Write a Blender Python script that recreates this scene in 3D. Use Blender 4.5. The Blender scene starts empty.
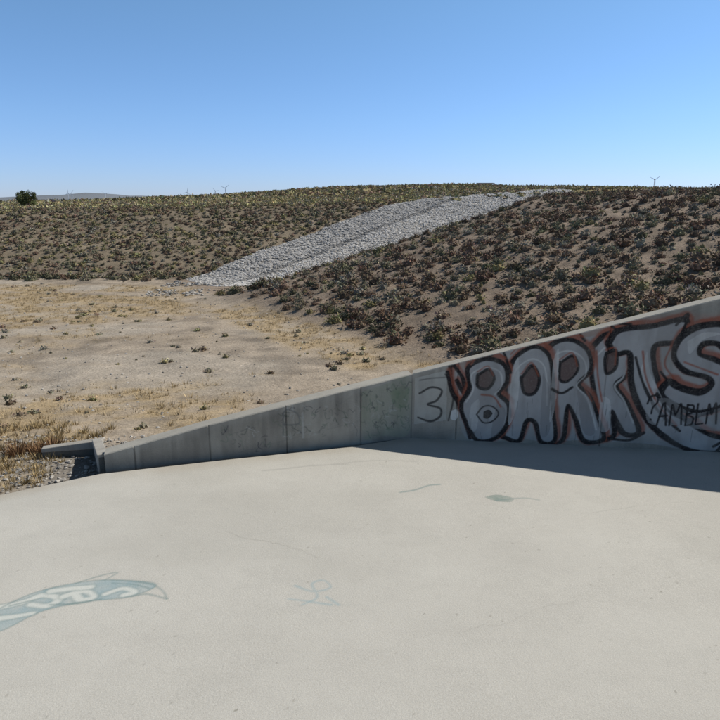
import bpy, math, numpy as np
from mathutils import Vector
rng=np.random.default_rng(7)
S=bpy.context.scene
# ---------------------------------------------------------------- helpers
def ss(a,b,x):
    t=np.clip((x-a)/(b-a),0,1); return t*t*(3-2*t)
def _h(i,j,s):
    n=(i*374761393+j*668265263+s*982451653)&0x7fffffff
    n=((n^(n>>13))*1274126177)&0x7fffffff
    return ((n^(n>>16))&0xffff)/65535.0
def vn(x,y,s=0):
    xi=np.floor(x).astype(np.int64); yi=np.floor(y).astype(np.int64)
    fx=x-xi; fy=y-yi; fx=fx*fx*(3-2*fx); fy=fy*fy*(3-2*fy)
    a=_h(xi,yi,s);b=_h(xi+1,yi,s);c=_h(xi,yi+1,s);d=_h(xi+1,yi+1,s)
    return (a*(1-fx)+b*fx)*(1-fy)+(c*(1-fx)+d*fx)*fy
def fbm(x,y,s=0,o=4):
    r=0;a=.5;t=0
    for k in range(o):
        r=r+a*vn(x*2**k,y*2**k,s+k*17); t+=a; a*=.5
    return r/t
def smax(a,b,k): 
    h=np.clip(.5+.5*(a-b)/k,0,1); return b*(1-h)+a*h+k*h*(1-h)
def smin(a,b,k): return -smax(-a,-b,k)
def mk(name,verts,faces,mat=None,cols=None,smooth=False,parent=None,attr="tint"):
    me=bpy.data.meshes.new(name)
    verts=np.asarray(verts,dtype=np.float32); faces=np.asarray(faces,dtype=np.int32)
    M,k=faces.shape
    me.vertices.add(len(verts)); me.vertices.foreach_set("co",verts.ravel())
    me.loops.add(M*k); me.loops.foreach_set("vertex_index",faces.ravel())
    me.polygons.add(M); me.polygons.foreach_set("loop_start",np.arange(0,M*k,k,dtype=np.int32))
    me.polygons.foreach_set("loop_total",np.full(M,k,dtype=np.int32))
    me.polygons.foreach_set("use_smooth",np.full(M,smooth,dtype=bool))
    me.update(calc_edges=True)
    if cols is not None:
        c=np.ones((len(verts),4),dtype=np.float32); c[:,:cols.shape[1]]=cols
        at=me.color_attributes.new(attr,'FLOAT_COLOR','POINT'); at.data.foreach_set("color",c.ravel())
    ob=bpy.data.objects.new(name,me); S.collection.objects.link(ob)
    if mat: me.materials.append(mat)
    if parent: ob.parent=parent
    return ob
def grid_faces(nr,nc):
    i=np.arange(nr-1)[:,None]*nc+np.arange(nc-1)[None,:]; i=i.ravel()
    return np.stack([i,i+1,i+nc+1,i+nc],1)
def empty(name):
    e=bpy.data.objects.new(name,None); S.collection.objects.link(e); return e
class NT:
    def __init__(s,name):
        s.m=bpy.data.materials.new(name); s.m.use_nodes=True; s.t=s.m.node_tree; s.b=s.t.nodes["Principled BSDF"]
        s.b.inputs["Specular IOR Level"].default_value=.2; s.b.inputs["Roughness"].default_value=.9
    def n(s,t,**k):
        q=s.t.nodes.new(t)
        for a,b in k.items(): setattr(q,a,b)
        return q
    def l(s,a,b): s.t.links.new(a,b)
    def noise(s,scale,detail=6,rough=.6,stretch=None):
        tc=s.n("ShaderNodeTexCoord"); q=s.n("ShaderNodeTexNoise"); q.inputs["Scale"].default_value=scale
        q.inputs["Detail"].default_value=min(detail,5); q.inputs["Roughness"].default_value=rough
        if stretch:
            mp=s.n("ShaderNodeMapping"); mp.inputs["Scale"].default_value=stretch
            s.l(tc.outputs["Object"],mp.inputs["Vector"]); s.l(mp.outputs[0],q.inputs["Vector"])
        else: s.l(tc.outputs["Object"],q.inputs["Vector"])
        return q.outputs["Fac"]
    def mr(s,v,a,b,c,d):
        q=s.n("ShaderNodeMapRange"); s.l(v,q.inputs[0])
        for i,x in enumerate((a,b,c,d)): q.inputs[i+1].default_value=x
        return q.outputs[0]
    def mul(s,a,b):
        q=s.n("ShaderNodeMath",operation='MULTIPLY'); s.l(a,q.inputs[0])
        if isinstance(b,(int,float)): q.inputs[1].default_value=b
        else: s.l(b,q.inputs[1])
        return q.outputs[0]
    def mix(s,f,a,b,mode='MIX'):
        q=s.n("ShaderNodeMix",data_type='RGBA',blend_type=mode)
        for v,i in ((f,0),(a,6),(b,7)):
            if isinstance(v,(int,float)): q.inputs[i].default_value=v
            elif isinstance(v,tuple): q.inputs[i].default_value=v+(1,) if len(v)==3 else v
            else: s.l(v,q.inputs[i])
        return q.outputs[2]
    def attr(s,name):
        q=s.n("ShaderNodeAttribute"); q.attribute_name=name; return q
    def bump(s,h,st,dist):
        q=s.n("ShaderNodeBump"); q.inputs["Strength"].default_value=st; q.inputs["Distance"].default_value=dist
        s.l(h,q.inputs["Height"]); s.l(q.outputs[0],s.b.inputs["Normal"])
    def vecscale(s,c,f):
        q=s.n("ShaderNodeVectorMath",operation='SCALE'); s.l(c,q.inputs[0]); s.l(f,q.inputs["Scale"]); return q.outputs[0]
# ---------------------------------------------------------------- materials
def m_ground():
    t=NT("dry_ground"); a=t.attr("tint").outputs["Color"]
    f=t.mr(t.noise(1.3,8,.65),.3,.7,.82,1.16); g=t.mr(t.noise(14,6,.7),.3,.7,.66,1.28)
    t.l(t.vecscale(t.vecscale(a,f),g),t.b.inputs["Base Color"]); t.bump(t.noise(9,8,.7),.8,.06); return t.m
def m_tint(name,rough=.95):
    t=NT(name); a=t.attr("tint").outputs["Color"]; t.l(a,t.b.inputs["Base Color"]); t.b.inputs["Roughness"].default_value=rough
    t.b.inputs["Specular IOR Level"].default_value=.05
    return t.m
def m_rock():
    t=NT("riprap_rock"); a=t.attr("tint").outputs["Color"]
    t.l(t.vecscale(a,t.mr(t.noise(6,5,.6),.3,.7,.75,1.2)),t.b.inputs["Base Color"]); return t.m
def m_concrete(name,c1,c2,stain,floor,painted=True):
    t=NT(name)
    big=t.mr(t.noise(.45,5,.6),.35,.68,0,1)
    c=t.mix(big,c1,c2)
    if floor:
        c=t.mix(t.mr(t.noise(1.3,9,.75,(1,1.7,1)),.47,.72,0,.35),c,stain)
        c=t.mix(t.mr(t.noise(7,9,.75),.5,.72,0,.2),c,stain)
        c=t.mix(t.mr(t.noise(30,4,.7),.60,.78,0,.4),c,(.22,.205,.17))
        c=t.mix(t.mr(t.noise(70,3,.7),.35,.7,0,.25),c,(.60,.59,.53))
    else:
        c=t.mix(t.mr(t.noise(2.2,8,.7,(1.6,1.6,.35)),.45,.75,0,.75),c,stain)
        c=t.mix(t.mr(t.noise(20,4,.7),.6,.8,0,.5),c,(.12,.11,.09))
    g=t.mr(t.noise(110,3,.6),.3,.7,.86,1.14)
    c=t.vecscale(c,g)
    if painted:
        p=t.attr("paint"); wear=t.mr(t.noise(30,5,.75),.28,.5,.72,1.0)
        c=t.mix(t.mul(p.outputs["Alpha"],wear),c,p.outputs["Color"])
    t.l(c,t.b.inputs["Base Color"]); t.bump(t.noise(45,6,.7),.35,.012)
    t.b.inputs["Roughness"].default_value=.88
    return t.m
def m_plain(name,c,rough=.6,var=.15):
    t=NT(name); t.l(t.mix(t.noise(3,4,.6),tuple(x*(1-var) for x in c),tuple(x*(1+var) for x in c)),t.b.inputs["Base Color"])
    t.b.inputs["Roughness"].default_value=rough; return t.m
GROUND=m_ground(); SHRUB=m_tint("shrub_foliage"); GRASS=m_tint("dry_grass_blades"); ROCK=m_rock()
SLAB=m_concrete("pale_concrete_floor",(.425,.40,.345),(.475,.45,.39),(.355,.335,.29),True)  # pale grey base colour of the floor concrete, with stains
WALL=m_concrete("weathered_concrete_wall",(.30,.275,.23),(.36,.335,.28),(.20,.185,.15),False)
WALLP=m_concrete("bare_concrete",(.33,.305,.26),(.38,.355,.305),(.22,.20,.17),False,False)
# ---------------------------------------------------------------- plan layout (metres)
J=np.array([.9,10.35]); WE=np.array([-3.96,9.0]); WR=np.array([6.0,9.7])
dR=(WR-J)/np.linalg.norm(WR-J); dL=(WE-J)/np.linalg.norm(WE-J); LL=np.linalg.norm(WE-J)
def wall_y(x): return np.interp(x,[-60,-3.96,.9,20],[9.0,9.0,10.35,10.35+19.1*dR[1]/dR[0]])
def slab_edge(x): return np.interp(x,[-16,-5.11,-3.98,-2.2,-.17,.5,.9,20],[1.5,8.12,8.83,9.36,9.92,10.20,10.38,10.38+19.1*dR[1]/dR[0]])
def P(x): return np.interp(x,[-80,-35,-10,3.5,6,12,19,60],[3.2,3.4,3.85,4.2,4.5,4.95,5.45,5.5])
def FH(x): return np.interp(x,[-400,-140,-101,-47,-12,31,70,140,400],[3.0,3.7,5.3,8.0,10.4,11.6,10.6,9.3,6])
def back(x,y): return 1.43+.347*x-.2*(y-39)-.55*(1-ss(0,14,x))
def H(x,y,detail=True):
    w=fbm(x*.12,y*.12,3)-.5
    bed=-.32-.68*ss(9.5,18,y)-.2*ss(18,44,y)
    left=bed+.30*np.clip(y-44-1.5*w,-3,400)
    left=smax(bed,left,.5)
    left=smin(left,P(x),.5)
    far=P(x)+(FH(x)-P(x))*np.clip((y-62)/188,0,1)**1.3
    left=np.where(y>62,far-(P(x)-left),left)
    left=np.where(y>250, 1.0+(FH(x)-1.0)*np.exp(-((y-250)/160.)**2),left)
    d=(x+2.6)*.84+(y-27)*.54+1.6*w
    hill=-1+.26*d
    hill=smin(hill,4.7+.35*(fbm(x*.15,y*.15,9)-.5),.7)
    hill=smin(hill,back(x,y),.5)
    hill=np.where(y>120,-5,hill)
    z=smax(left,hill,.25)
    z=z+np.where(y>1200,1,0)*ss(1500,2600,y)*(1-ss(3000,4200,y))*(
        26*np.exp(-((x+1230)/150.)**2)+30*np.exp(-((x+1020)/110.)**2)+14*np.exp(-((x+1500)/120.)**2)+20*fbm(x*.006,y*.006,5))
    if detail:
        z=z+(.10*(fbm(x*.8,y*.8,11)-.5)+.05*(fbm(x*3,y*3,12)-.5))*ss(10,16,y)*(1+1.2*(z>-.8))
        z=z+.9*(fbm(x*.05,y*.05,13)-.5)*ss(70,120,y)
    near=(y<wall_y(x)+.2)&(x>-3.9)
    z=np.where(near,-.40,z)
    out=(y<slab_edge(x)+.25)&(x<=-3.9)
    z=np.where(out,-.40+0*z,z)
    return z
RIP=np.array([(-12.3,44),(-5.8,51.5),(3.5,61.9),(6,63.6),(12,66),(20.5,68.5),(22,66),(14,57.5),(3.2,47.5),(-5.6,41.6),(-9.5,40.6)])
def inpoly(x,y,poly):
    r=np.zeros(x.shape,bool); n=len(poly)
    for i in range(n):
        x1,y1=poly[i];x2,y2=poly[(i+1)%n]
        if y1==y2: continue
        c=((y1>y)!=(y2>y))&(x<(x2-x1)*(y-y1)/(y2-y1)+x1); r^=c
    return r
def hill_d(x,y): return (x+2.6)*.84+(y-27)*.54
def gold(x,y):
    n=fbm(x*.35,y*.35,21); n2=fbm(x*1.3,y*1.3,22)
    r=y+1e-3; ax=x/r
    A=ss(22,27,y)*(1-ss(39,43,y))*ss(.20,.34,-ax)*ss(.24,.48,n)
    B=ss(10.3,11.6,y)*(1-ss(15,18.5,y))*ss(.12,.30,-ax)*ss(.34,.58,n)
    d=hill_d(x,y)
    Cc=ss(-3.2,-1.8,d)*(1-ss(-.2,.6,d))*ss(17,20,y)*(1-ss(29,34,y))*ss(.22,.42,n)
    D=ss(.54,.62,-ax)*ss(8.3,9.5,y)*(1-ss(12,14,y))*.8
    E=.35*ss(.55,.7,n)*(y>18)*(y<42)
    return np.clip(np.maximum.reduce([A,B,Cc,D,E])*(.25+1.3*ss(.3,.7,n2)),0,1)
# ---------------------------------------------------------------- terrain
def axis(segs):
    return np.concatenate([np.arange(a,b,st) for a,b,st in segs])
gx=np.concatenate([-np.geomspace(6000,62,70),axis([(-60,-30,.5),(-30,30,.2),(30,60,.5)]),np.geomspace(60,6000,45)])
gy=np.concatenate([axis([(-60,4,4),(4,9,.5),(9,70,.2),(70,130,.8)]),np.geomspace(130,7000,75)])
X,Y=np.meshgrid(gx,gy); Z=H(X,Y)
Xf,Yf=X.ravel(),Y.ravel()
def C(*c): return np.array(c)[None,:]
n1=fbm(Xf*.25,Yf*.25,31)[:,None]; n2=fbm(Xf*.9,Yf*.9,32)[:,None]; n3=fbm(Xf*2.2,Yf*2.2,33)[:,None]
col=C(.36,.295,.22)*(.8+.35*n1)
col=col*(1-.3*ss(.5,.7,n2))*(1-.22*ss(.55,.7,n3))
pale=ss(.5,.65,fbm(Xf*.15,Yf*.4,34))[:,None]; col=col*(1-pale*.5)+C(.41,.36,.29)*pale*.5
g=gold(Xf,Yf)[:,None]; col=col*(1-.7*g)+C(.385,.28,.145)*.7*g
d=hill_d(Xf,Yf)[:,None]; isr=ss(-.8,1.2,d)*(1-(Yf>90)[:,None])
soil=C(.265,.205,.15)*(.7+.5*n2)*(1-.3*ss(.5,.7,n3))
col=col*(1-isr)+soil*isr
bk=back(Xf,Yf)
band=fbm(Xf*.05,Yf*.8,35)[:,None]
left=C(.215,.172,.118)*(.65+.7*band)
isl=ss(43.5,46,Yf)[:,None]*(Yf[:,None]>44)*((bk<Z.ravel()+.05)[:,None])
col=col*(1-isl)+left*isl
pl=ss(60,66,Yf)[:,None]*((bk<Z.ravel()+.2)|(Yf>100))[:,None]
plc=C(.27,.22,.10)*(.7+.6*fbm(Xf*.06,Yf*.05,36)[:,None])
col=col*(1-pl)+plc*pl
farm=ss(900,2200,Yf)[:,None]; col=col*(1-farm)+C(.17,.185,.20)*farm
rp=inpoly(Xf,Yf,RIP)[:,None]; col=np.where(rp,C(.30,.28,.25)*(.8+.4*n2),col)
gr=(ss(8,9,Yf)*(1-ss(10.4,11.2,Yf))*(Xf<-3.5))[:,None]*(1-.6*g); col=col*(1-gr)+C(.26,.23,.19)*(.6+.8*n2)*gr
mk("desert_ground",np.stack([Xf,Yf,Z.ravel()],1),grid_faces(len(gy),len(gx)),GROUND,col,smooth=True)
# ---------------------------------------------------------------- scattered vegetation
def ico():
    t=(1+5**.5)/2
    v=np.array([(-1,t,0),(1,t,0),(-1,-t,0),(1,-t,0),(0,-1,t),(0,1,t),(0,-1,-t),(0,1,-t),(t,0,-1),(t,0,1),(-t,0,-1),(-t,0,1)],float)
    v/=np.linalg.norm(v[0])
    f=np.array([(0,11,5),(0,5,1),(0,1,7),(0,7,10),(0,10,11),(1,5,9),(5,11,4),(11,10,2),(10,7,6),(7,1,8),(3,9,4),(3,4,2),(3,2,6),(3,6,8),(3,8,9),(4,9,5),(2,4,11),(6,2,10),(8,6,7),(9,8,1)])
    return v,f
IV,IF=ico()
def shrubs(cx,cy,R,hh,col,nl,leaf=.2):
    n=len(cx); cz=H(cx,cy)
    th=rng.uniform(0,2*np.pi,(n,nl)); ph=np.arccos(rng.uniform(-.05,1,(n,nl)))
    lob=1+.22*np.sin(th*3+rng.uniform(0,6,(n,1)))+.15*np.sin(th*5+rng.uniform(0,6,(n,1)))
    rr=rng.uniform(.5,1.08,(n,nl))*lob
    dx=np.sin(ph)*np.cos(th);dy=np.sin(ph)*np.sin(th);dz=np.cos(ph)
    px=cx[:,None]+R[:,None]*rr*dx; py=cy[:,None]+R[:,None]*rr*dy; pz=cz[:,None]+hh[:,None]*np.clip(rr*dz+.05,0,2)
    c=np.stack([px,py,pz],-1)
    sz=(R[:,None]*leaf*rng.uniform(.6,1.4,(n,nl)))[...,None]
    up=np.stack([dx*.7,dy*.7,dz*.5+.35],-1)+rng.normal(0,.6,(n,nl,3)); up/=np.linalg.norm(up,axis=-1,keepdims=True)
    out=np.stack([dx,dy,dz+.2],-1)+rng.normal(0,.45,(n,nl,3))
    sd=np.cross(up,out); sd/=np.linalg.norm(sd,axis=-1,keepdims=True)+1e-6
    v=np.stack([c+up*sz*1.1,c-up*sz*.6+sd*sz*.75,c-up*sz*.6-sd*sz*.75],2).reshape(-1,3)
    f=np.arange(len(v)).reshape(-1,3)
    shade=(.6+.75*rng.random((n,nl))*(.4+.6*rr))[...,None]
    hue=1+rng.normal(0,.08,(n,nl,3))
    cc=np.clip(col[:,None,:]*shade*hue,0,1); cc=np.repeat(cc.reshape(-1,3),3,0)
    k=rng.uniform(.75,1.1,(n,12,1))
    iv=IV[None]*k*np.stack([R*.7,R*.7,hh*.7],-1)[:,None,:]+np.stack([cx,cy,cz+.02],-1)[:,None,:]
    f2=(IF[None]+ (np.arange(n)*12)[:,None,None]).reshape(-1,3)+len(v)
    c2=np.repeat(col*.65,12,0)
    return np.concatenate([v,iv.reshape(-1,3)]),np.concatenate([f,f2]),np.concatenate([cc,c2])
def join(parts):
    V=[];F=[];K=[];o=0
    for v,f,c in parts: V.append(v);F.append(f+o);K.append(c);o+=len(v)
    return np.concatenate(V),np.concatenate(F),np.concatenate(K)
def scatter(n,x0,x1,y0,y1,fn):
    x=rng.uniform(x0,x1,n);y=rng.uniform(y0,y1,n); k=fn(x,y)>rng.random(n); return x[k],y[k]
def thin(x,y,dmin):
    cell={};keep=[]
    for i in range(len(x)):
        a,b=int(x[i]//dmin),int(y[i]//dmin);ok=True
        for p in (a-1,a,a+1):
            for q in (b-1,b,b+1):
                for j in cell.get((p,q),()):
                    if (x[i]-x[j])**2+(y[i]-y[j])**2<dmin*dmin: ok=False
        if ok: cell.setdefault((a,b),[]).append(i);keep.append(i)
    return x[keep],y[keep]
PAL=np.array([(.20,.135,.095),(.18,.135,.095),(.225,.165,.115),(.16,.15,.095),(.245,.215,.15),(.27,.235,.12),(.28,.255,.20)])
def cols(n,p):
    p=np.array(p,float); p/=p.sum()
    c=PAL[rng.choice(len(PAL),n,p=p)]; return c*rng.uniform(.75,1.25,(n,1))
parts=[]
def f(x,y):
    d=hill_d(x,y)
    return ((d>.4)&(back(x,y)>-.5)&(y>wall_y(x)+1.2)&(~inpoly(x,y,RIP))&(~inpoly(x,y-1.1,RIP))&(~inpoly(x-.9,y,RIP)))*np.clip(.3+1.35*fbm(x*.3,y*.3,41),0,1)*ss(0.2,2,d)
x,y=scatter(17000,-9,48,11,56,f); x,y=thin(x,y,.5)
n=len(x); R=rng.uniform(.16,.43,n)*(.8+.5*rng.random(n))
R*=1-.22*ss(34,46,y)
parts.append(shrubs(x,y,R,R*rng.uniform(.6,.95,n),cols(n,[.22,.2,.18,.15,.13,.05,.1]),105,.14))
x,y=scatter(7000,-9,48,11,52,f); n=len(x); R=rng.uniform(.05,.15,n)
parts.append(shrubs(x,y,R,R*1.1,cols(n,[.15,.1,.15,.1,.2,.12,.2]),16,.33))
x=rng.uniform(-8.6,-4.6,14); y=36.6+rng.uniform(-1.0,.8,14)+(x+8)*-.5; R=rng.uniform(.28,.5,14)
parts.append(shrubs(x,y,R,R*.9,cols(14,[.1,.2,.1,.5,.1,.2,0]),150,.13))
t=rng.uniform(0,1,20); x=-4.5+t*9.5+rng.normal(0,.3,20); y=31.5-t*13.5+rng.normal(0,.4,20); R=rng.uniform(.22,.42,20)
parts.append(shrubs(x,y,R,R*.85,cols(20,[.1,.2,.1,.3,.2,.3,0]),170,.12))
def f(x,y): return (~inpoly(x,y,RIP))*(back(x,y)<H(x,y)-.1)*np.clip(.2+1.8*fbm(x*.05,y*.8,42)-.25,0,1)
x,y=scatter(17000,-60,24,44.2,63,f); x,y=thin(x,y,.34); n=len(x); R=rng.uniform(.14,.36,n)
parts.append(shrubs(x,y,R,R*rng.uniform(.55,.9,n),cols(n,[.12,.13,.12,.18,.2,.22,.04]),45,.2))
x=rng.uniform(-50,-12.5,150); y=44.3+rng.normal(0,.35,150); R=rng.uniform(.25,.5,150)
parts.append(shrubs(x,y,R,R*.8,cols(150,[.15,.25,.1,.4,.1,.1,0]),90,.15))
def f(x,y): return (np.abs(x/y)<.75)*((back(x,y)<H(x,y)-.1)|(y>100))*1.0
x,y=scatter(9000,-95,70,62.5,130,f); n=len(x); R=rng.uniform(.2,.5,n)
parts.append(shrubs(x,y,R,R*.6,cols(n,[.06,.08,.08,.12,.14,.5,.06])*1.3,16,.33))
x,y=scatter(7000,-200,160,130,262,f); n=len(x); R=rng.uniform(.5,1.2,n)
parts.append(shrubs(x,y,R,R*.4,cols(n,[.06,.08,.06,.22,.1,.45,.04])*1.2,10,.4))
def f(x,y): return (hill_d(x,y)<-.5)*ss(.4,.7,fbm(x*.3,y*.3,44))
x,y=scatter(800,-26,2,12,43,f); n=len(x); R=rng.uniform(.05,.18,n)
parts.append(shrubs(x,y,R,R*.8,cols(n,[.05,.1,.1,.1,.3,.2,.25])*1.2,40,.24))
V,F,K=join(parts); mk("sagebrush_scrub",V,F,SHRUB,K)
# dry grass
def tufts(x,y,hgt,nb,spread,base):
    n=len(x); z=H(x,y); th=rng.uniform(0,2*np.pi,(n,nb)); rb=rng.random((n,nb))*spread[:,None]*.5
    lean=rng.uniform(.1,1.1,(n,nb))*hgt[:,None]; h=hgt[:,None]*rng.uniform(.4,1.1,(n,nb))
    bx=x[:,None]+rb*np.cos(th);by=y[:,None]+rb*np.sin(th);bz=z[:,None]-.02+0*bx
    w=.005+.009*hgt[:,None]/.3+0*bx; a=th+np.pi/2+rng.normal(0,.5,(n,nb))
    b1=np.stack([bx+w*np.cos(a),by+w*np.sin(a),bz],-1);b2=np.stack([bx-w*np.cos(a),by-w*np.sin(a),bz],-1)
    tp=np.stack([bx+lean*.6*np.cos(th),by+lean*.6*np.sin(th),bz+h],-1)
    v=np.stack([b1,b2,tp],2).reshape(-1,3); tc=base[None,:]*(1+rng.normal(0,.12,(n,1)))
    c=tc[:,None,:]*rng.uniform(.6,1.3,(n,nb,1))
    return v,np.arange(len(v)).reshape(-1,3),np.repeat(c.reshape(-1,3),3,0)
gp=[]
x,y=scatter(28000,-26,3,10,43,lambda x,y:gold(x,y)**1.5*(~((y<wall_y(x)+.4)&(x>-4.2)))*(hill_d(x,y)<.8)); n=len(x)
gp.append(tufts(x,y,rng.uniform(.03,.13,n)*(1+.6*rng.random(n)**4),14,rng.uniform(.08,.35,n),np.array([.42,.325,.19])))
x,y=scatter(420,-8.8,-5.1,8.9,12.5,lambda x,y:ss(.35,.55,fbm(x*.9,y*.9,51))*(y>slab_edge(x)+.3)); n=len(x)
gp.append(tufts(x,y,rng.uniform(.05,.19,n),34,rng.uniform(.12,.35,n),np.array([.36,.27,.14])))
x=np.array([-5.75,-5.95,-5.65,-6.15,-6.5,-6.3]);y=np.array([10.45,10.6,10.7,10.4,9.7,9.3]);n=len(x)
gp.append(tufts(x,y,rng.uniform(.18,.3,n),180,rng.uniform(.25,.4,n),np.array([.22,.13,.07])))
V,F,K=join(gp); mk("dry_grass",V,F,GRASS,K)
# ---------------------------------------------------------------- rocks
def rocks(x,y,r,col,lift=.3,flat=.7):
    n=len(x);z=H(x,y)+r*lift
    k=rng.uniform(.7,1.15,(n,12,1)); s=np.stack([r*rng.uniform(.8,1.3,n),r*rng.uniform(.8,1.3,n),r*flat*rng.uniform(.7,1.2,n)],-1)
    a=rng.uniform(0,6.28,n); v=IV[None]*k*s[:,None,:]; ca,sa=np.cos(a)[:,None],np.sin(a)[:,None]
    vx=v[...,0]*ca-v[...,1]*sa; vy=v[...,0]*sa+v[...,1]*ca
    v=np.stack([vx+x[:,None],vy+y[:,None],v[...,2]+z[:,None]],-1).reshape(-1,3)
    return v,(IF[None]+(np.arange(n)*12)[:,None,None]).reshape(-1,3),np.repeat(col,12,0)
x,y=scatter(75000,-13,23,40,69,lambda x,y:inpoly(x,y,RIP)*1.0); n=len(x)
across=(x+9)*.75-(y-43)*.66
lower=(across>.35)
r=rng.uniform(.06,.135,n)*np.where(lower,.9,1.1); b=np.where(lower[:,None],.50,.39)*rng.uniform(.78,1.18,(n,1)); b=np.where((np.abs(across-.25)<.25)[:,None],b*.62,b)
V,F,K=rocks(x,y,r,b*np.array([[1,.955,.885]]),.1,.5); mk("riprap_rocks",V,F,ROCK,K)
x1,y1=scatter(700,-13,-4,36,43,lambda x,y:ss(.4,.6,fbm(x*.5,y*.5,61))); x2,y2=scatter(1800,-9,-3.6,8.6,11.5,lambda x,y:(y>slab_edge(x)+.22)*(~((y>9)&(x>-4.1)))*.8)
x3,y3=scatter(1800,-20,0,12,40,lambda x,y:(hill_d(x,y)<0)*.7)
x=np.concatenate([x1,x2,x3]);y=np.concatenate([y1,y2,y3]);n=len(x)
r=np.concatenate([rng.uniform(.05,.15,len(x1)),rng.uniform(.01,.045,len(x2)),rng.uniform(.012,.045,len(x3))])
V,F,K=rocks(x,y,r,rng.uniform(.22,.45,(n,1))*np.array([[1,.93,.82]])); mk("loose_stones",V,F,ROCK,K)
# ---------------------------------------------------------------- paint rasteriser
def cr(pts,k=8):
    p=np.array(pts,float)
    if len(p)<3: return p
    q=np.vstack([2*p[0]-p[1],p,2*p[-1]-p[-2]]); o=[]
    for i in range(1,len(q)-2):
        for t in np.linspace(0,1,k,endpoint=False):
            a,b,c,d=q[i-1],q[i],q[i+1],q[i+2]
            o.append(.5*((2*b)+(-a+c)*t+(2*a-5*b+4*c-d)*t*t+(-a+3*b-3*c+d)*t**3))
    o.append(q[-2]); return np.array(o)
class Paint:
    def __init__(s,U,V): s.U=U.ravel();s.V=V.ravel();s.c=np.zeros((len(s.U),4),np.float32)
    def put(s,idx,a,color):
        a=np.clip(a,0,1)[:,None]; c=s.c[idx]; oa=a+c[:,3:]*(1-a)
        rgb=(np.array(color)[None]*a+c[:,:3]*c[:,3:]*(1-a))/np.maximum(oa,1e-5)
        s.c[idx]=np.hstack([rgb,oa])
    def line(s,pts,w,color,alpha=1,soft=.012,smooth=True,vary=0):
        p=cr(pts) if smooth else np.array(pts,float); m=w+soft+.02
        idx=np.where((s.U>p[:,0].min()-m)&(s.U<p[:,0].max()+m)&(s.V>p[:,1].min()-m)&(s.V<p[:,1].max()+m))[0]
        if len(idx)==0: return
        u,v=s.U[idx],s.V[idx]; dm=np.full(len(idx),9.)
        for a,b in zip(p[:-1],p[1:]):
            e=b-a; L=e@e+1e-12; t=np.clip(((u-a[0])*e[0]+(v-a[1])*e[1])/L,0,1)
            dm=np.minimum(dm,np.hypot(u-a[0]-t*e[0],v-a[1]-t*e[1]))
        if vary: dm=dm+vary*w*(fbm(u*3,v*3,77)-.5)*2
        s.put(idx,alpha*(1-ss(w-soft,w+soft,dm)),color)
    def fill(s,pts,color,alpha=1,smooth=True,mott=0):
        p=cr(list(pts)+[pts[0]]) if smooth else np.array(pts,float)
        idx=np.where((s.U>p[:,0].min())&(s.U<p[:,0].max())&(s.V>p[:,1].min())&(s.V<p[:,1].max()))[0]
        if len(idx)==0: return
        k=inpoly(s.U[idx],s.V[idx],p); idx=idx[k]
        a=np.full(len(idx),float(alpha))
        if mott: a=a*np.clip(1-mott*2*fbm(s.U[idx]*6,s.V[idx]*6,71)+mott*.5,0,1)
        s.put(idx,a,color)
# ---------------------------------------------------------------- concrete floor
sx=np.concatenate([np.arange(-16,-6,.25),np.arange(-6,6.6,.015),np.arange(6.6,18,.25)])
st=np.concatenate([np.arange(-5,3.7,.25),np.arange(3.7,10,.015),[10.0]]); st=(st+5)/15
TT,SX=np.meshgrid(st,sx,indexing='ij')
SY=-5+TT*(slab_edge(SX)+5)
SZ=.012*(fbm(SX*.5,SY*.5,81)-.5)+.003*(fbm(SX*4,SY*4,82)-.5)
pt=Paint(SX,SY)
blue=(.24,.33,.34);wh=(.58,.575,.51);teal=(.14,.20,.19);dk=(.16,.17,.16)
U,Vv=SX.ravel(),SY.ravel()
al=ss(.50,.78,fbm(U*.45,Vv*.9,84))*.25; pt.put(np.arange(len(U)),al,(.34,.32,.27))
fish=[(-3.75,5.45),(-3.49,5.8),(-3.15,5.98),(-2.75,6.06),(-2.22,5.98),(-2.42,5.76),(-2.9,5.66),(-3.24,5.5),(-3.5,5.2)]
pt.fill(fish,blue,.8,mott=.6)
for q in [[(-3.75,5.55),(-3.5,5.66),(-3.35,5.78),(-3.15,5.72),(-3.22,5.6),(-3.4,5.62)],[(-3.12,5.76),(-2.95,5.86),(-2.8,5.76),(-2.9,5.7),(-3.0,5.78)],
          [(-2.7,5.8),(-2.55,5.9),(-2.4,5.84),(-2.5,5.78)],[(-3.7,5.38),(-3.5,5.42),(-3.3,5.48)],[(-3.3,5.85),(-3.1,5.9),(-2.9,5.93)]]:
    pt.line(q,.056,teal,.5,.02,vary=.4)
    pt.line(q,.036,wh,.8,.022,vary=.5)
pt.line(fish+[fish[0]],.012,teal,.5,.014,vary=.9)
for q in [[(-3.1,5.99),(-2.9,6.13),(-2.72,6.2),(-2.8,6.06)],[(-2.75,6.06),(-2.5,6.03),(-2.25,5.97),(-2.1,5.85),(-2.02,5.72)],[(-2.02,5.72),(-2.25,5.8),(-2.4,5.76)],[(-3.2,5.62),(-2.95,5.64),(-2.7,5.72)],[(-3.6,5.6),(-3.4,5.7)],[(-2.7,6.0),(-2.45,5.97),(-2.25,5.9)]]:
    pt.line(q,.012,teal,.6,.014,vary=.6)
for q in [[(-.7,5.95),(-.5,5.85),(-.32,5.92),(-.4,6.05),(-.52,5.98),(-.45,5.75),(-.6,5.62)],[(-.75,5.72),(-.55,5.68),(-.3,5.62)],[(-.35,5.75),(-.22,5.62)]]:
    pt.line(q,.014,blue,.55,.016,vary=.5)
pt.line([(.58,8.2),(.8,8.28),(1.0,8.42),(1.17,8.46)],.02,(.13,.2,.19),.6,.02,vary=.5)
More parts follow.
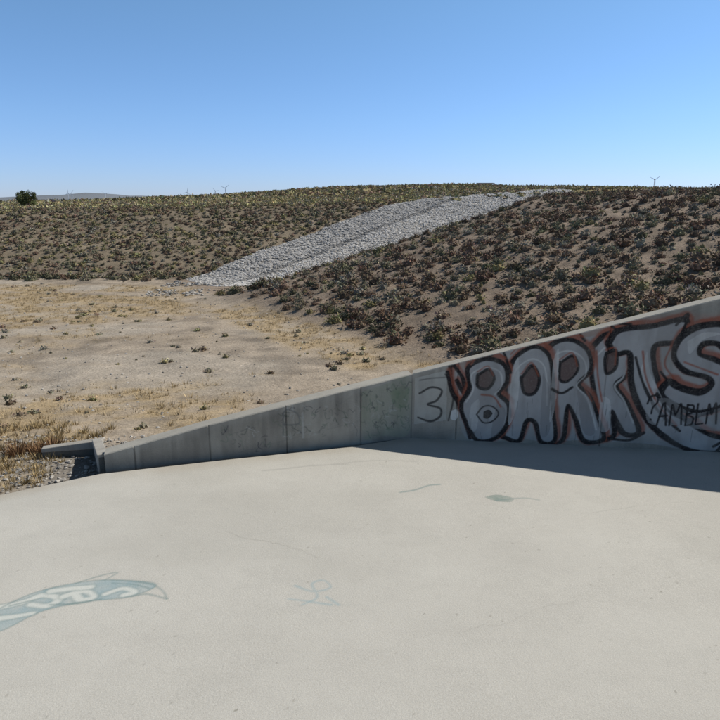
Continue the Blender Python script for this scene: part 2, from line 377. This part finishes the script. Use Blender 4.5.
pt.fill([(1.75,8.05),(1.95,8.12),(2.15,8.02),(2.08,7.9),(1.9,7.92)],(.14,.2,.17),.75,mott=.5)
pt.line([(1.9,7.95),(2.3,8.02),(2.5,7.96)],.015,teal,.4,.015,vary=.5)
pt.line([(-1.5,8.95),(-1.1,9.05),(-.7,9.15),(-.2,9.2)],.02,(.27,.26,.23),.4,.02,vary=.5)
pt.line([(-.45,9.2),(0.3,9.35),(.9,9.3)],.015,(.27,.26,.23),.35,.02,vary=.5)
def crack(p0,p1,n,amp,w,a):
    t=np.linspace(0,1,n)[:,None]; nn=np.cumsum(rng.normal(0,amp,(n,2)),0); nn-=t*nn[-1]
    p=np.array(p0)*(1-t)+np.array(p1)*t+nn; pt.line(p,w,(.2,.185,.155),a,.008,False,vary=.9)
crack((-1.7,7.1),(-.5,6.5),40,.012,.005,.5); crack((1.0,5.2),(2.3,5.7),40,.012,.004,.25)
crack((3.1,7.6),(4.6,7.9),40,.012,.004,.28)
for k in range(260):
    a,b=rng.uniform(-5,6),rng.uniform(4,9.4); pt.line([(a,b),(a+rng.normal(0,.008),b+rng.normal(0,.008))],rng.uniform(.003,.01),(.2,.18,.14),rng.uniform(.25,.8),.008,False)
dist=slab_edge(SX).ravel()-SY.ravel(); nn=fbm(SX.ravel()*3,SY.ravel()*3,83)
idx=np.where(dist<.5)[0]; pt.put(idx,.5*(1-ss(.02,.4,dist[idx]))*nn[idx]*1.5,(.33,.28,.21))
nr,nc=SX.shape
v=np.stack([SX.ravel(),SY.ravel(),SZ.ravel()],1)
sk=v[-nc:].copy(); sk[:,2]=-.45; sk[:,1]+=.004
v=np.vstack([v,sk]); kk=np.vstack([pt.c,np.tile([[.2,.19,.17,.6]],(nc,1))])
mk("concrete_spillway_floor",v,grid_faces(nr+1,nc),SLAB,kk,attr="paint",smooth=False)
# ---------------------------------------------------------------- walls
wall=empty("graffiti_retaining_wall")
def panel(name,p0,dr,L,top,res,paintfn,joints,flip,thick=.28,capend=False):
    s=np.arange(0,L+res,res); s[-1]=L
    nz=int(max(top(s))/res)+8; tz=np.linspace(0,1,nz)
    nrm=np.array([-dr[1],dr[0]])*flip
    Sg,Tg=np.meshgrid(s,tz); zt=top(Sg)
    Zg=-.42+Tg*(zt-.015+.42)
    off=.006*(fbm(Sg*1.5,Zg*3,91)-.5)+.002*(fbm(Sg*12,Zg*12,92)-.5)
    dj=np.full(Sg.shape,9.)
    for j in joints: dj=np.minimum(dj,np.abs(Sg-j))
    off+=.014*(1-ss(.005,.014,dj))
    off*=ss(0,.06,Sg)
    dj=np.minimum(dj,np.abs(Sg))
    pa=Paint(Sg,Zg)
    m=np.where(dj.ravel()<.03)[0]; pa.put(m,.6*(1-ss(.004,.018,dj.ravel()[m])),(.09,.085,.075))
    zz=Zg.ravel(); ssg=Sg.ravel(); dt=(zt-Zg).ravel(); al=np.arange(len(zz))
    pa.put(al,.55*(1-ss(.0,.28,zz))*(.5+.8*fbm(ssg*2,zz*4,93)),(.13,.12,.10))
    pa.put(al,.55*(1-ss(.05,.9,dt))*ss(.45,.75,fbm(ssg*6,zz*.4,94)),(.11,.10,.085))
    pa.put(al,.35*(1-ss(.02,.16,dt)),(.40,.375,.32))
    pa.put(al,.45*ss(.5,.75,fbm(ssg*1.2,zz*1.5,95)),(.38,.36,.30))
    bl=np.abs(((dt+.3)%.6)-.3); pa.put(al,.15*(1-ss(.004,.016,bl)),(.12,.12,.11))
    paintfn(pa)
    # grime over everything, paint included
    pa.put(al,.30*ss(.45,.75,fbm(ssg*5,zz*1.2,96)),(.14,.125,.105))
    rows=[np.stack([p0[0]+dr[0]*Sg+nrm[0]*off,p0[1]+dr[1]*Sg+nrm[1]*off,Zg],-1).reshape(-1,3)]
    cc=[pa.c]
    for o,dz in ((.015,0),(thick-.015,0),(thick,-.015),(thick,None)):
        z=(top(s)+dz) if dz is not None else np.full(len(s),-1.4)
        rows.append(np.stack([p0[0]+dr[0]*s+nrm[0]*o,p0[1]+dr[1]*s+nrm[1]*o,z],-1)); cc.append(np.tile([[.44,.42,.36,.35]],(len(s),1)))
    v=np.concatenate(rows); fc=grid_faces(nz+4,len(s))
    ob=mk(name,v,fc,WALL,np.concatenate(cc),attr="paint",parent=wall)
    e=len(s)-1
    if capend:
        q=[v[r*len(s)+e] for r in (0,nz-1,nz,nz+1,nz+2,nz+3)]
        me=bpy.data.meshes.new("end_face"); me.from_pydata([tuple(a) for a in q],[],[tuple(range(6))]); me.materials.append(WALLP)
        o2=bpy.data.objects.new("wall_end_face",me); S.collection.objects.link(o2); o2.parent=wall
    return ob
def topR(s): return np.interp(s,[0,5.14,7.6,20],[1.17,2.66,3.38,3.4])
def topL(s): return np.interp(s,[0,.68*LL,LL],[1.17,.58,.25])
BK=(.014,.013,.014);OR=(.27,.08,.045);SI=(.37,.365,.35);PK=(.28,.15,.12);WH=(.58,.57,.53);LG=(.46,.45,.40);BR=(.10,.06,.05)
def G(pts):
    o=[]
    for a,b in pts:
        base=438+(a-410)*.045; o.append(((a-410)/60.5,(base-b)/(54.7+(a-410)*.0165)))
    return o
def sh_(q,a,b): return [(x+a,y+b) for x,y in q]
def mural(p):
    p.fill(G([(413,378),(446,370),(447,420),(413,424)]),LG,.65,False,.4)
    p.fill(G([(520,350),(600,330),(700,305),(719,300),(719,335),(640,345),(560,362)]),(.30,.29,.25),.45,True,.5)
    p.line(G([(418,393),(430,387),(441,390),(436,400),(427,404),(440,408),(440,416),(430,421),(417,417)]),.018,BK,.85,vary=.4)
    p.line(G([(444,374),(451,385),(453,400),(449,420)]),.015,BK,.8,vary=.4)
    p.line(G([(418,380),(430,378),(444,377)]),.012,BK,.5)
    for q in [[(452,370),(470,356),(500,352),(530,342),(560,336)],[(575,336),(610,324),(650,318),(690,318),(722,322)]]:
        p.line(G(q),.09,PK,.45,.07,vary=.8)
    p.fill(G([(452,372),(480,360),(508,350),(545,343),(580,337),(612,330),(650,324),(690,324),(730,328),(730,452),(690,450),(655,444),(620,442),(585,440),(550,442),(520,438),(490,442),(466,436),(458,405)]),(.33,.325,.31),.8,True,.35)
    for q in [[(448,360),(451,384),(458,402),(466,420),(472,438)],[(450,362),(462,378),(466,396),(456,380)],[(446,372),(452,392),(462,404)],[(452,362),(458,350)]]:
        p.line(G(sh_(q,1.5,-2)),.045,OR,.75,.03,vary=.4); p.line(G(q),.038,BK,.95,.012,vary=.5)
    B=[(462,402),(470,386),(467,368),(484,359),(502,364),(506,380),(498,392),(509,404),(508,424),(496,438),(480,440),(471,428),(463,412)]
    A=[(506,436),(507,410),(506,384),(512,360),(530,347),(545,354),(551,376),(553,404),(558,438),(545,441),(538,422),(528,420),(522,440),(508,437)]
    R_=[(540,354),(552,342),(568,340),(583,350),(587,368),(577,382),(590,396),(599,417),(606,438),(588,440),(578,418),(568,404),(566,438),(553,438),(550,400),(544,372)]
    KB=[(588,346),(600,334),(616,334),(626,350),(622,372),(613,384),(626,402),(640,430),(626,432),(612,410),(616,434),(600,436),(597,404),(590,374)]
    TB=[(603,342),(612,330),(640,326),(670,319),(673,330),(664,340),(646,344),(648,366),(660,392),(678,414),(704,432),(728,440),(722,452),(694,450),(664,434),(642,410),(629,382),(624,352),(610,352)]
    SB=[(724,338),(708,324),(686,325),(670,336),(666,354),(678,368),(698,374),(704,382),(694,390),(676,386),(664,380),(658,392),(674,404),(696,410),(718,402),(728,386),(722,368),(704,358),(688,352),(690,342),(704,341),(716,350)]
    holes=[[(478,374),(488,369),(494,378),(488,388),(478,386),(477,376)],[(522,376),(531,365),(539,378),(535,392),(525,392),(521,378)],[(558,362),(570,355),(576,368),(567,380),(559,378),(558,362)],[(602,352),(611,350),(612,366),(604,372),(601,360)]]
    for q,w in ((KB,.05),(R_,.045),(A,.045),(B,.045),(TB,.058),(SB,.060)):
        qq=q+[q[0]]
        p.line(G(sh_(qq,1.2,-2.2)),w+.035,OR,.85,.03,vary=.5)
        p.fill(G(sh_(q,3.5,2)),BK,.85,True,.1)
        p.line(G(qq),w,BK,.97,.012,vary=.35)
        p.fill(G(q),SI,.95,True,.15)
        p.line(G(sh_(qq,.6,.4)),w*.62,BK,.97,.012,vary=.6)
        ctr=np.mean(np.array(q),0); inn=[tuple(ctr+(np.array(a)-ctr)*.80) for a in q[:len(q)//2+1]]
        if len(q)<17: p.line(G(inn),.012,WH,.65,.012,vary=.8)
    for q in holes:
        p.fill(G(q),BR,.9); p.line(G(q+[q[0]]),.026,BK,.95,.012,vary=.4); p.line(G(sh_(q[:3],-1,-3)),.014,OR,.7,.014)
    for q,c in [([(498,400),(507,410),(504,430),(494,436)],(.17,.165,.16)),([(542,372),(550,390),(553,430),(544,432)],(.18,.175,.17)),([(576,386),(588,402),(598,432),(586,430)],(.18,.17,.165)),([(472,404),(480,400),(478,430),(470,424)],WH),([(511,372),(517,358),(519,400),(511,424)],WH),([(551,360),(556,350),(557,400),(552,420)],WH),
                ([(640,350),(646,372),(660,398),(652,400),(636,376)],WH),([(676,340),(690,331),(706,332),(690,338),(680,352)],WH),([(600,394),(610,400),(612,428),(602,428)],WH)]:
        p.fill(G(q),c,.6,True,.4)
    for q in [[(700,412),(686,418),(668,410),(654,392)],[(612,332),(604,324),(622,324)],[(664,324),(674,314),(668,342)],[(714,446),(724,440),(716,454)],[(510,372),(500,350),(488,356)],[(722,352),(732,340)],[(655,370),(668,384),(676,386)],[(560,336),(570,330),(580,340)],[(630,356),(640,382),(656,408),(680,430)],[(646,432),(632,440),(612,438)],[(552,388),(562,392),(572,386)]]:
        p.line(G(q),.022,BK,.95,.012,vary=.6)
    for q in [[(470,364),(478,354),(492,351),(504,358)],[(509,354),(520,343),(534,339),(547,347)],[(548,338),(562,332),(578,336)],[(668,376),(658,362),(662,344)],[(636,350),(642,376),(656,402),(676,424)],[(676,360),(692,366),(708,372)],[(592,350),(596,376),(602,400)],[(482,394),(494,396),(502,406)],[(584,386),(592,400)]]:
        p.line(G(q),.016,OR,.85,.016,vary=.6)
    p.line(G([(478,414),(483,407),(490,405),(497,408),(500,414),(494,421),(485,422),(478,414)]),.013,BK,.95)
    p.fill(G([(485,411),(490,409),(494,413),(490,418),(485,417)]),BK,.95)
    p.fill(G([(452,410),(457,409),(459,415),(456,420),(451,418)]),WH,.9)
    p.fill(G([(644,402),(664,396),(690,411),(720,404),(730,400),(730,428),(700,428),(676,424),(650,422)]),(.36,.35,.325),.6,True,.45)
    T=[[(646,402),(649,395),(656,394),(658,400),(653,406),(652,412)],[(652,418),(652.6,418.6)],
       [(660,424),(665,402),(667,401),(671,424)],[(662,415),(671,414)],
       [(675,424),(676,403),(681,413),(686,402),(689,423)],
       [(694,403),(694,424)],[(694,403),(701,404),(700,411),(694,413),(702,416),(701,423),(694,424)],
       [(706,402),(706,423),(714,422)],[(718,422),(719,402),(723,412),(727,401),(730,422)],[(733,396),(738,394),(740,400),(735,406),(735,412)]]
    for q in T:
        q=[(646+(a-646)*.80,b) for a,b in q]
        p.line(G(q),.015,BK,.95,.01,len(q)>4,vary=.3)
    for i in range(44):
        a=rng.uniform(470,715);b=rng.uniform(395,440); p.line(G([(a,b),(a+rng.normal(0,.3),b+rng.uniform(4,14))]),.004,BK,.5,.005,False)
def wingpaint(p):
    def W(pts):
        o=[]
        for a,b in pts:
            k=(410-a)/305.; o.append((k*LL*1.02,(438+32*k-b)/(54.7+5*k)))
        return o
    gr=(.13,.19,.10)
    p.fill(W([(357,392),(382,384),(408,378),(408,432),(380,436),(358,438)]),(.26,.28,.20),.6,True,.5)
    p.fill(W([(386,392),(398,386),(406,388),(405,404),(396,408),(390,404)]),gr,.55,True,.8)
    for x0,x1,y0,y1,n in [(360,406,388,430,60),(272,312,408,436,34),(215,262,425,452,20),(315,350,400,436,20)]:
        for i in range(n):
            a=rng.uniform(x0,x1);b=rng.uniform(y0,y1)+(383-a)*.2*(n>50)
            q=[(a,b)]
            for j in range(4): q.append((q[-1][0]+rng.normal(0,1.9),q[-1][1]+rng.normal(0,2.3)))
            p.line(W(q),.006,[(.06,.08,.06),(.10,.15,.10),(.05,.05,.06),(.4,.4,.36)][rng.integers(4)],rng.uniform(.35,.75),.008)
    p.line(W([(276,436),(278,412),(290,414),(292,424),(278,426)]),.012,(.14,.14,.13),.7)
    p.line(W([(296,414),(296,438)]),.02,(.42,.41,.37),.6)
panel("graffiti_panel",J,dR,15.5,topR,.0085,mural,[.78,3.2,5.6,8.],1)
panel("wing_panel",J,dL,LL,topL,.0095,wingpaint,[.92,2.2,3.45,4.6],-1,capend=True)
hw=empty("culvert_headwall")
def box(name,pts,z0,z1,par,mat=WALLP):
    n=len(pts); z1=[z1]*n if not hasattr(z1,'__len__') else z1
    v=[(a,b,z0) for a,b in pts]+[(a,b,z) for (a,b),z in zip(pts,z1)]
    f=[tuple(range(n))[::-1],tuple(range(n,2*n))]+[(i,(i+1)%n,n+(i+1)%n,n+i) for i in range(n)]
    me=bpy.data.meshes.new(name);me.from_pydata(v,[],f);me.materials.append(mat)
    o=bpy.data.objects.new(name,me);S.collection.objects.link(o);o.parent=par
    b=o.modifiers.new("b","BEVEL");b.width=.012;b.segments=2
    return o
def strip(a,b,w):
    a=np.array(a);b=np.array(b);d=(b-a)/np.linalg.norm(b-a);n=np.array([-d[1],d[0]])*w/2
    return [tuple(a-n),tuple(b-n),tuple(b+n),tuple(a+n)]
DARKC=m_concrete("shaded_concrete",(.14,.13,.11),(.19,.18,.155),(.09,.085,.07),False,False)  # shade on the headwall faces, painted in as darker concrete colour
box("side_wall",strip((-4.05,9.14),(-4.66,10.36),.14),-1.0,[.16,-.06,-.06,.16],hw,DARKC)
box("side_coping",strip((-4.05,9.14),(-4.66,10.36),.16),-.1,[.20,-.02,-.02,.20],hw)
box("coping_wall",strip((-4.60,10.47),(-5.6,10.28),.12),-1.0,[-.12,-.20,-.20,-.12],hw,DARKC)
box("coping",strip((-4.60,10.47),(-5.6,10.28),.16),-.22,[-.06,-.15,-.15,-.06],hw)
# ---------------------------------------------------------------- tree
tr=empty("juniper_tree"); tx,ty=-48.5,94.; tz=float(H(np.array([tx]),np.array([ty]))[0])
BARK=m_plain("bark",(.12,.09,.07),.9)
def limb(a,b,r0,r1,par,name,mat=BARK,n=7):
    a=Vector(a);b=Vector(b);d=(b-a).normalized();u=d.orthogonal().normalized();w=d.cross(u)
    v=[];f=[]
    for c,r in ((a,r0),(b,r1)):
        for i in range(n): t=2*math.pi*i/n; v.append(c+u*r*math.cos(t)+w*r*math.sin(t))
    for i in range(n): f.append((i,(i+1)%n,n+(i+1)%n,n+i))
    f+= [tuple(range(n))[::-1],tuple(range(n,2*n))]
    me=bpy.data.meshes.new(name);me.from_pydata([tuple(q) for q in v],[],f);me.materials.append(mat)
    o=bpy.data.objects.new(name,me);S.collection.objects.link(o);o.parent=par;return o
limb((tx,ty,tz-.2),(tx+.05,ty,tz+1.2),.2,.12,tr,"trunk")
cl=[]
for i in range(22):
    a=rng.uniform(0,6.28);r=rng.uniform(.2,1.3);h=rng.uniform(.6,2.2)-.3*r; c=(tx+r*math.cos(a),ty+r*math.sin(a),tz+h)
    limb((tx,ty,tz+.5),c,.06,.02,tr,"limb_%d"%i,n=5); cl.append((c,rng.uniform(.3,.55)))
V=[];K=[]
for c,r in cl:
    m=240; q=rng.normal(0,1,(m,3));q/=np.linalg.norm(q,axis=1,keepdims=True);q*=(rng.random((m,1))**.4)*r
    ctr=q+np.array(c); a=rng.normal(0,.07,(m,3,3)); V.append((ctr[:,None,:]+a).reshape(-1,3))
    K.append(np.repeat(np.array([[.10,.115,.05]])*rng.uniform(.6,1.3)*rng.uniform(.7,1.3,(m,1)),3,0))
V=np.concatenate(V); mk("crown",V,np.arange(len(V)).reshape(-1,3),SHRUB,np.concatenate(K),parent=tr)
# ---------------------------------------------------------------- low shed on the hill
sh=empty("hilltop_shed"); hx,hy=48.5,250.; hz=float(H(np.array([hx]),np.array([hy]))[0])
DK=m_plain("dark_roof",(.12,.10,.085)); PO=m_plain("shed_boards",(.20,.165,.13))
box("walls",[(hx-2.6,hy-1.6),(hx+2.2,hy-1.6),(hx+2.2,hy+1.6),(hx-2.6,hy+1.6)],hz-.5,hz+.8,sh,PO)
box("roof",[(hx-3.2,hy-2.1),(hx+3.2,hy-2.1),(hx+3.2,hy+2.1),(hx-3.2,hy+2.1)],hz+.81,[hz+.95,hz+.95,hz+1.2,hz+1.2],sh,DK)
for j,b in enumerate((-1.8,1.8)): limb((hx+2.9,hy+b,hz-.5),(hx+2.9,hy+b,hz+.8),.1,.1,sh,"post_%d"%j,PO,6)
# ---------------------------------------------------------------- wind turbines
TW=m_plain("turbine_white",(.62,.64,.66),.5,.05)
def turbine(x,y,hub,bl,a0):
    e=empty("wind_turbine")
    limb((x,y,-5),(x,y,hub),bl*.08,bl*.05,e,"tower",TW,10)
    limb((x,y-bl*.14,hub),(x,y+bl*.16,hub),bl*.06,bl*.06,e,"nacelle",TW,8)
    limb((x,y-bl*.22,hub),(x,y-bl*.14,hub),bl*.02,bl*.06,e,"hub",TW,8)
    for i in range(3):
        a=a0+i*2.0944; c=Vector((x,y-bl*.18,hub)); d=Vector((math.sin(a),0,math.cos(a))); p=Vector((math.cos(a),0,-math.sin(a)))
        v=[];ws=[(0,.03),(.15,.055),(.5,.04),(1,.014)]
        for t,w in ws:
            for sgn,yy in ((-1,0),(1,0),(1,.02),(-1,.02)): v.append(tuple(c+d*bl*t+p*bl*w*sgn+Vector((0,bl*yy,0))))
        f=[]
        for k in range(3):
            for j in range(4): f.append((k*4+j,k*4+(j+1)%4,k*4+4+(j+1)%4,k*4+4+j))
        f+=[(0,1,2,3),(12,13,14,15)]
        me=bpy.data.meshes.new("blade");me.from_pydata(v,[],f);me.materials.append(TW)
        o=bpy.data.objects.new("blade_%d"%(i+1),me);S.collection.objects.link(o);o.parent=e
for q in [(682,1500,60,14,.95),(-417,2000,54,15,.9),(-535,2000,42,14,.2),(-470,2100,47,13,1.4),(-850,1900,36,13,.6),(-905,2000,38,12,0.1),(-790,2000,36,12,1.2)]: turbine(*q)
# ---------------------------------------------------------------- light, sky, camera
sd=Vector((.9,.38,1.0)).normalized(); el=math.asin(sd.z); az=math.atan2(sd.x,sd.y)
L=bpy.data.lights.new("sun",'SUN'); L.energy=4.8; L.angle=math.radians(.53); L.color=(1,.96,.90)
so=bpy.data.objects.new("sun",L); S.collection.objects.link(so); so.rotation_euler=(-sd).to_track_quat('-Z','Y').to_euler()
w=bpy.data.worlds.new("World"); S.world=w; w.use_nodes=True; nt=w.node_tree
sk=nt.nodes.new("ShaderNodeTexSky"); sk.sky_type='NISHITA'; sk.sun_disc=False; sk.sun_elevation=el; sk.sun_rotation=az; sk.altitude=900; sk.air_density=1.0; sk.dust_density=.3; sk.ozone_density=2.0
tc=nt.nodes.new("ShaderNodeTexCoord"); sp=nt.nodes.new("ShaderNodeSeparateXYZ"); nt.links.new(tc.outputs["Generated"],sp.inputs[0])
rp_=nt.nodes.new("ShaderNodeValToRGB"); nt.links.new(sp.outputs["Z"],rp_.inputs[0]); e=rp_.color_ramp.elements
e[0].position=0.0; e[0].color=(.42,.505,.83,1); e[1].position=.55; e[1].color=(.42,.40,.36,1)
q=e.new(.12); q.color=(.49,.62,.83,1); q=e.new(.32); q.color=(.58,.74,.80,1)
vm=nt.nodes.new("ShaderNodeVectorMath"); vm.operation='MULTIPLY'; nt.links.new(sk.outputs[0],vm.inputs[0]); nt.links.new(rp_.outputs[0],vm.inputs[1])
v2=nt.nodes.new("ShaderNodeVectorMath"); v2.operation='SCALE'; v2.inputs["Scale"].default_value=2.0; nt.links.new(vm.outputs[0],v2.inputs[0])
nt.links.new(v2.outputs[0],nt.nodes["Background"].inputs[0]); nt.nodes["Background"].inputs[1].default_value=.085
cd=bpy.data.cameras.new("camera"); cd.sensor_width=36; cd.lens=31.15; cd.clip_end=20000; cd.clip_start=.05
co=bpy.data.objects.new("camera",cd); S.collection.objects.link(co); co.location=(0,0,4.0); co.rotation_euler=(math.radians(90-14),0,0); S.camera=co
S.view_settings.view_transform='Standard'; S.view_settings.look='None'; S.view_settings.exposure=0
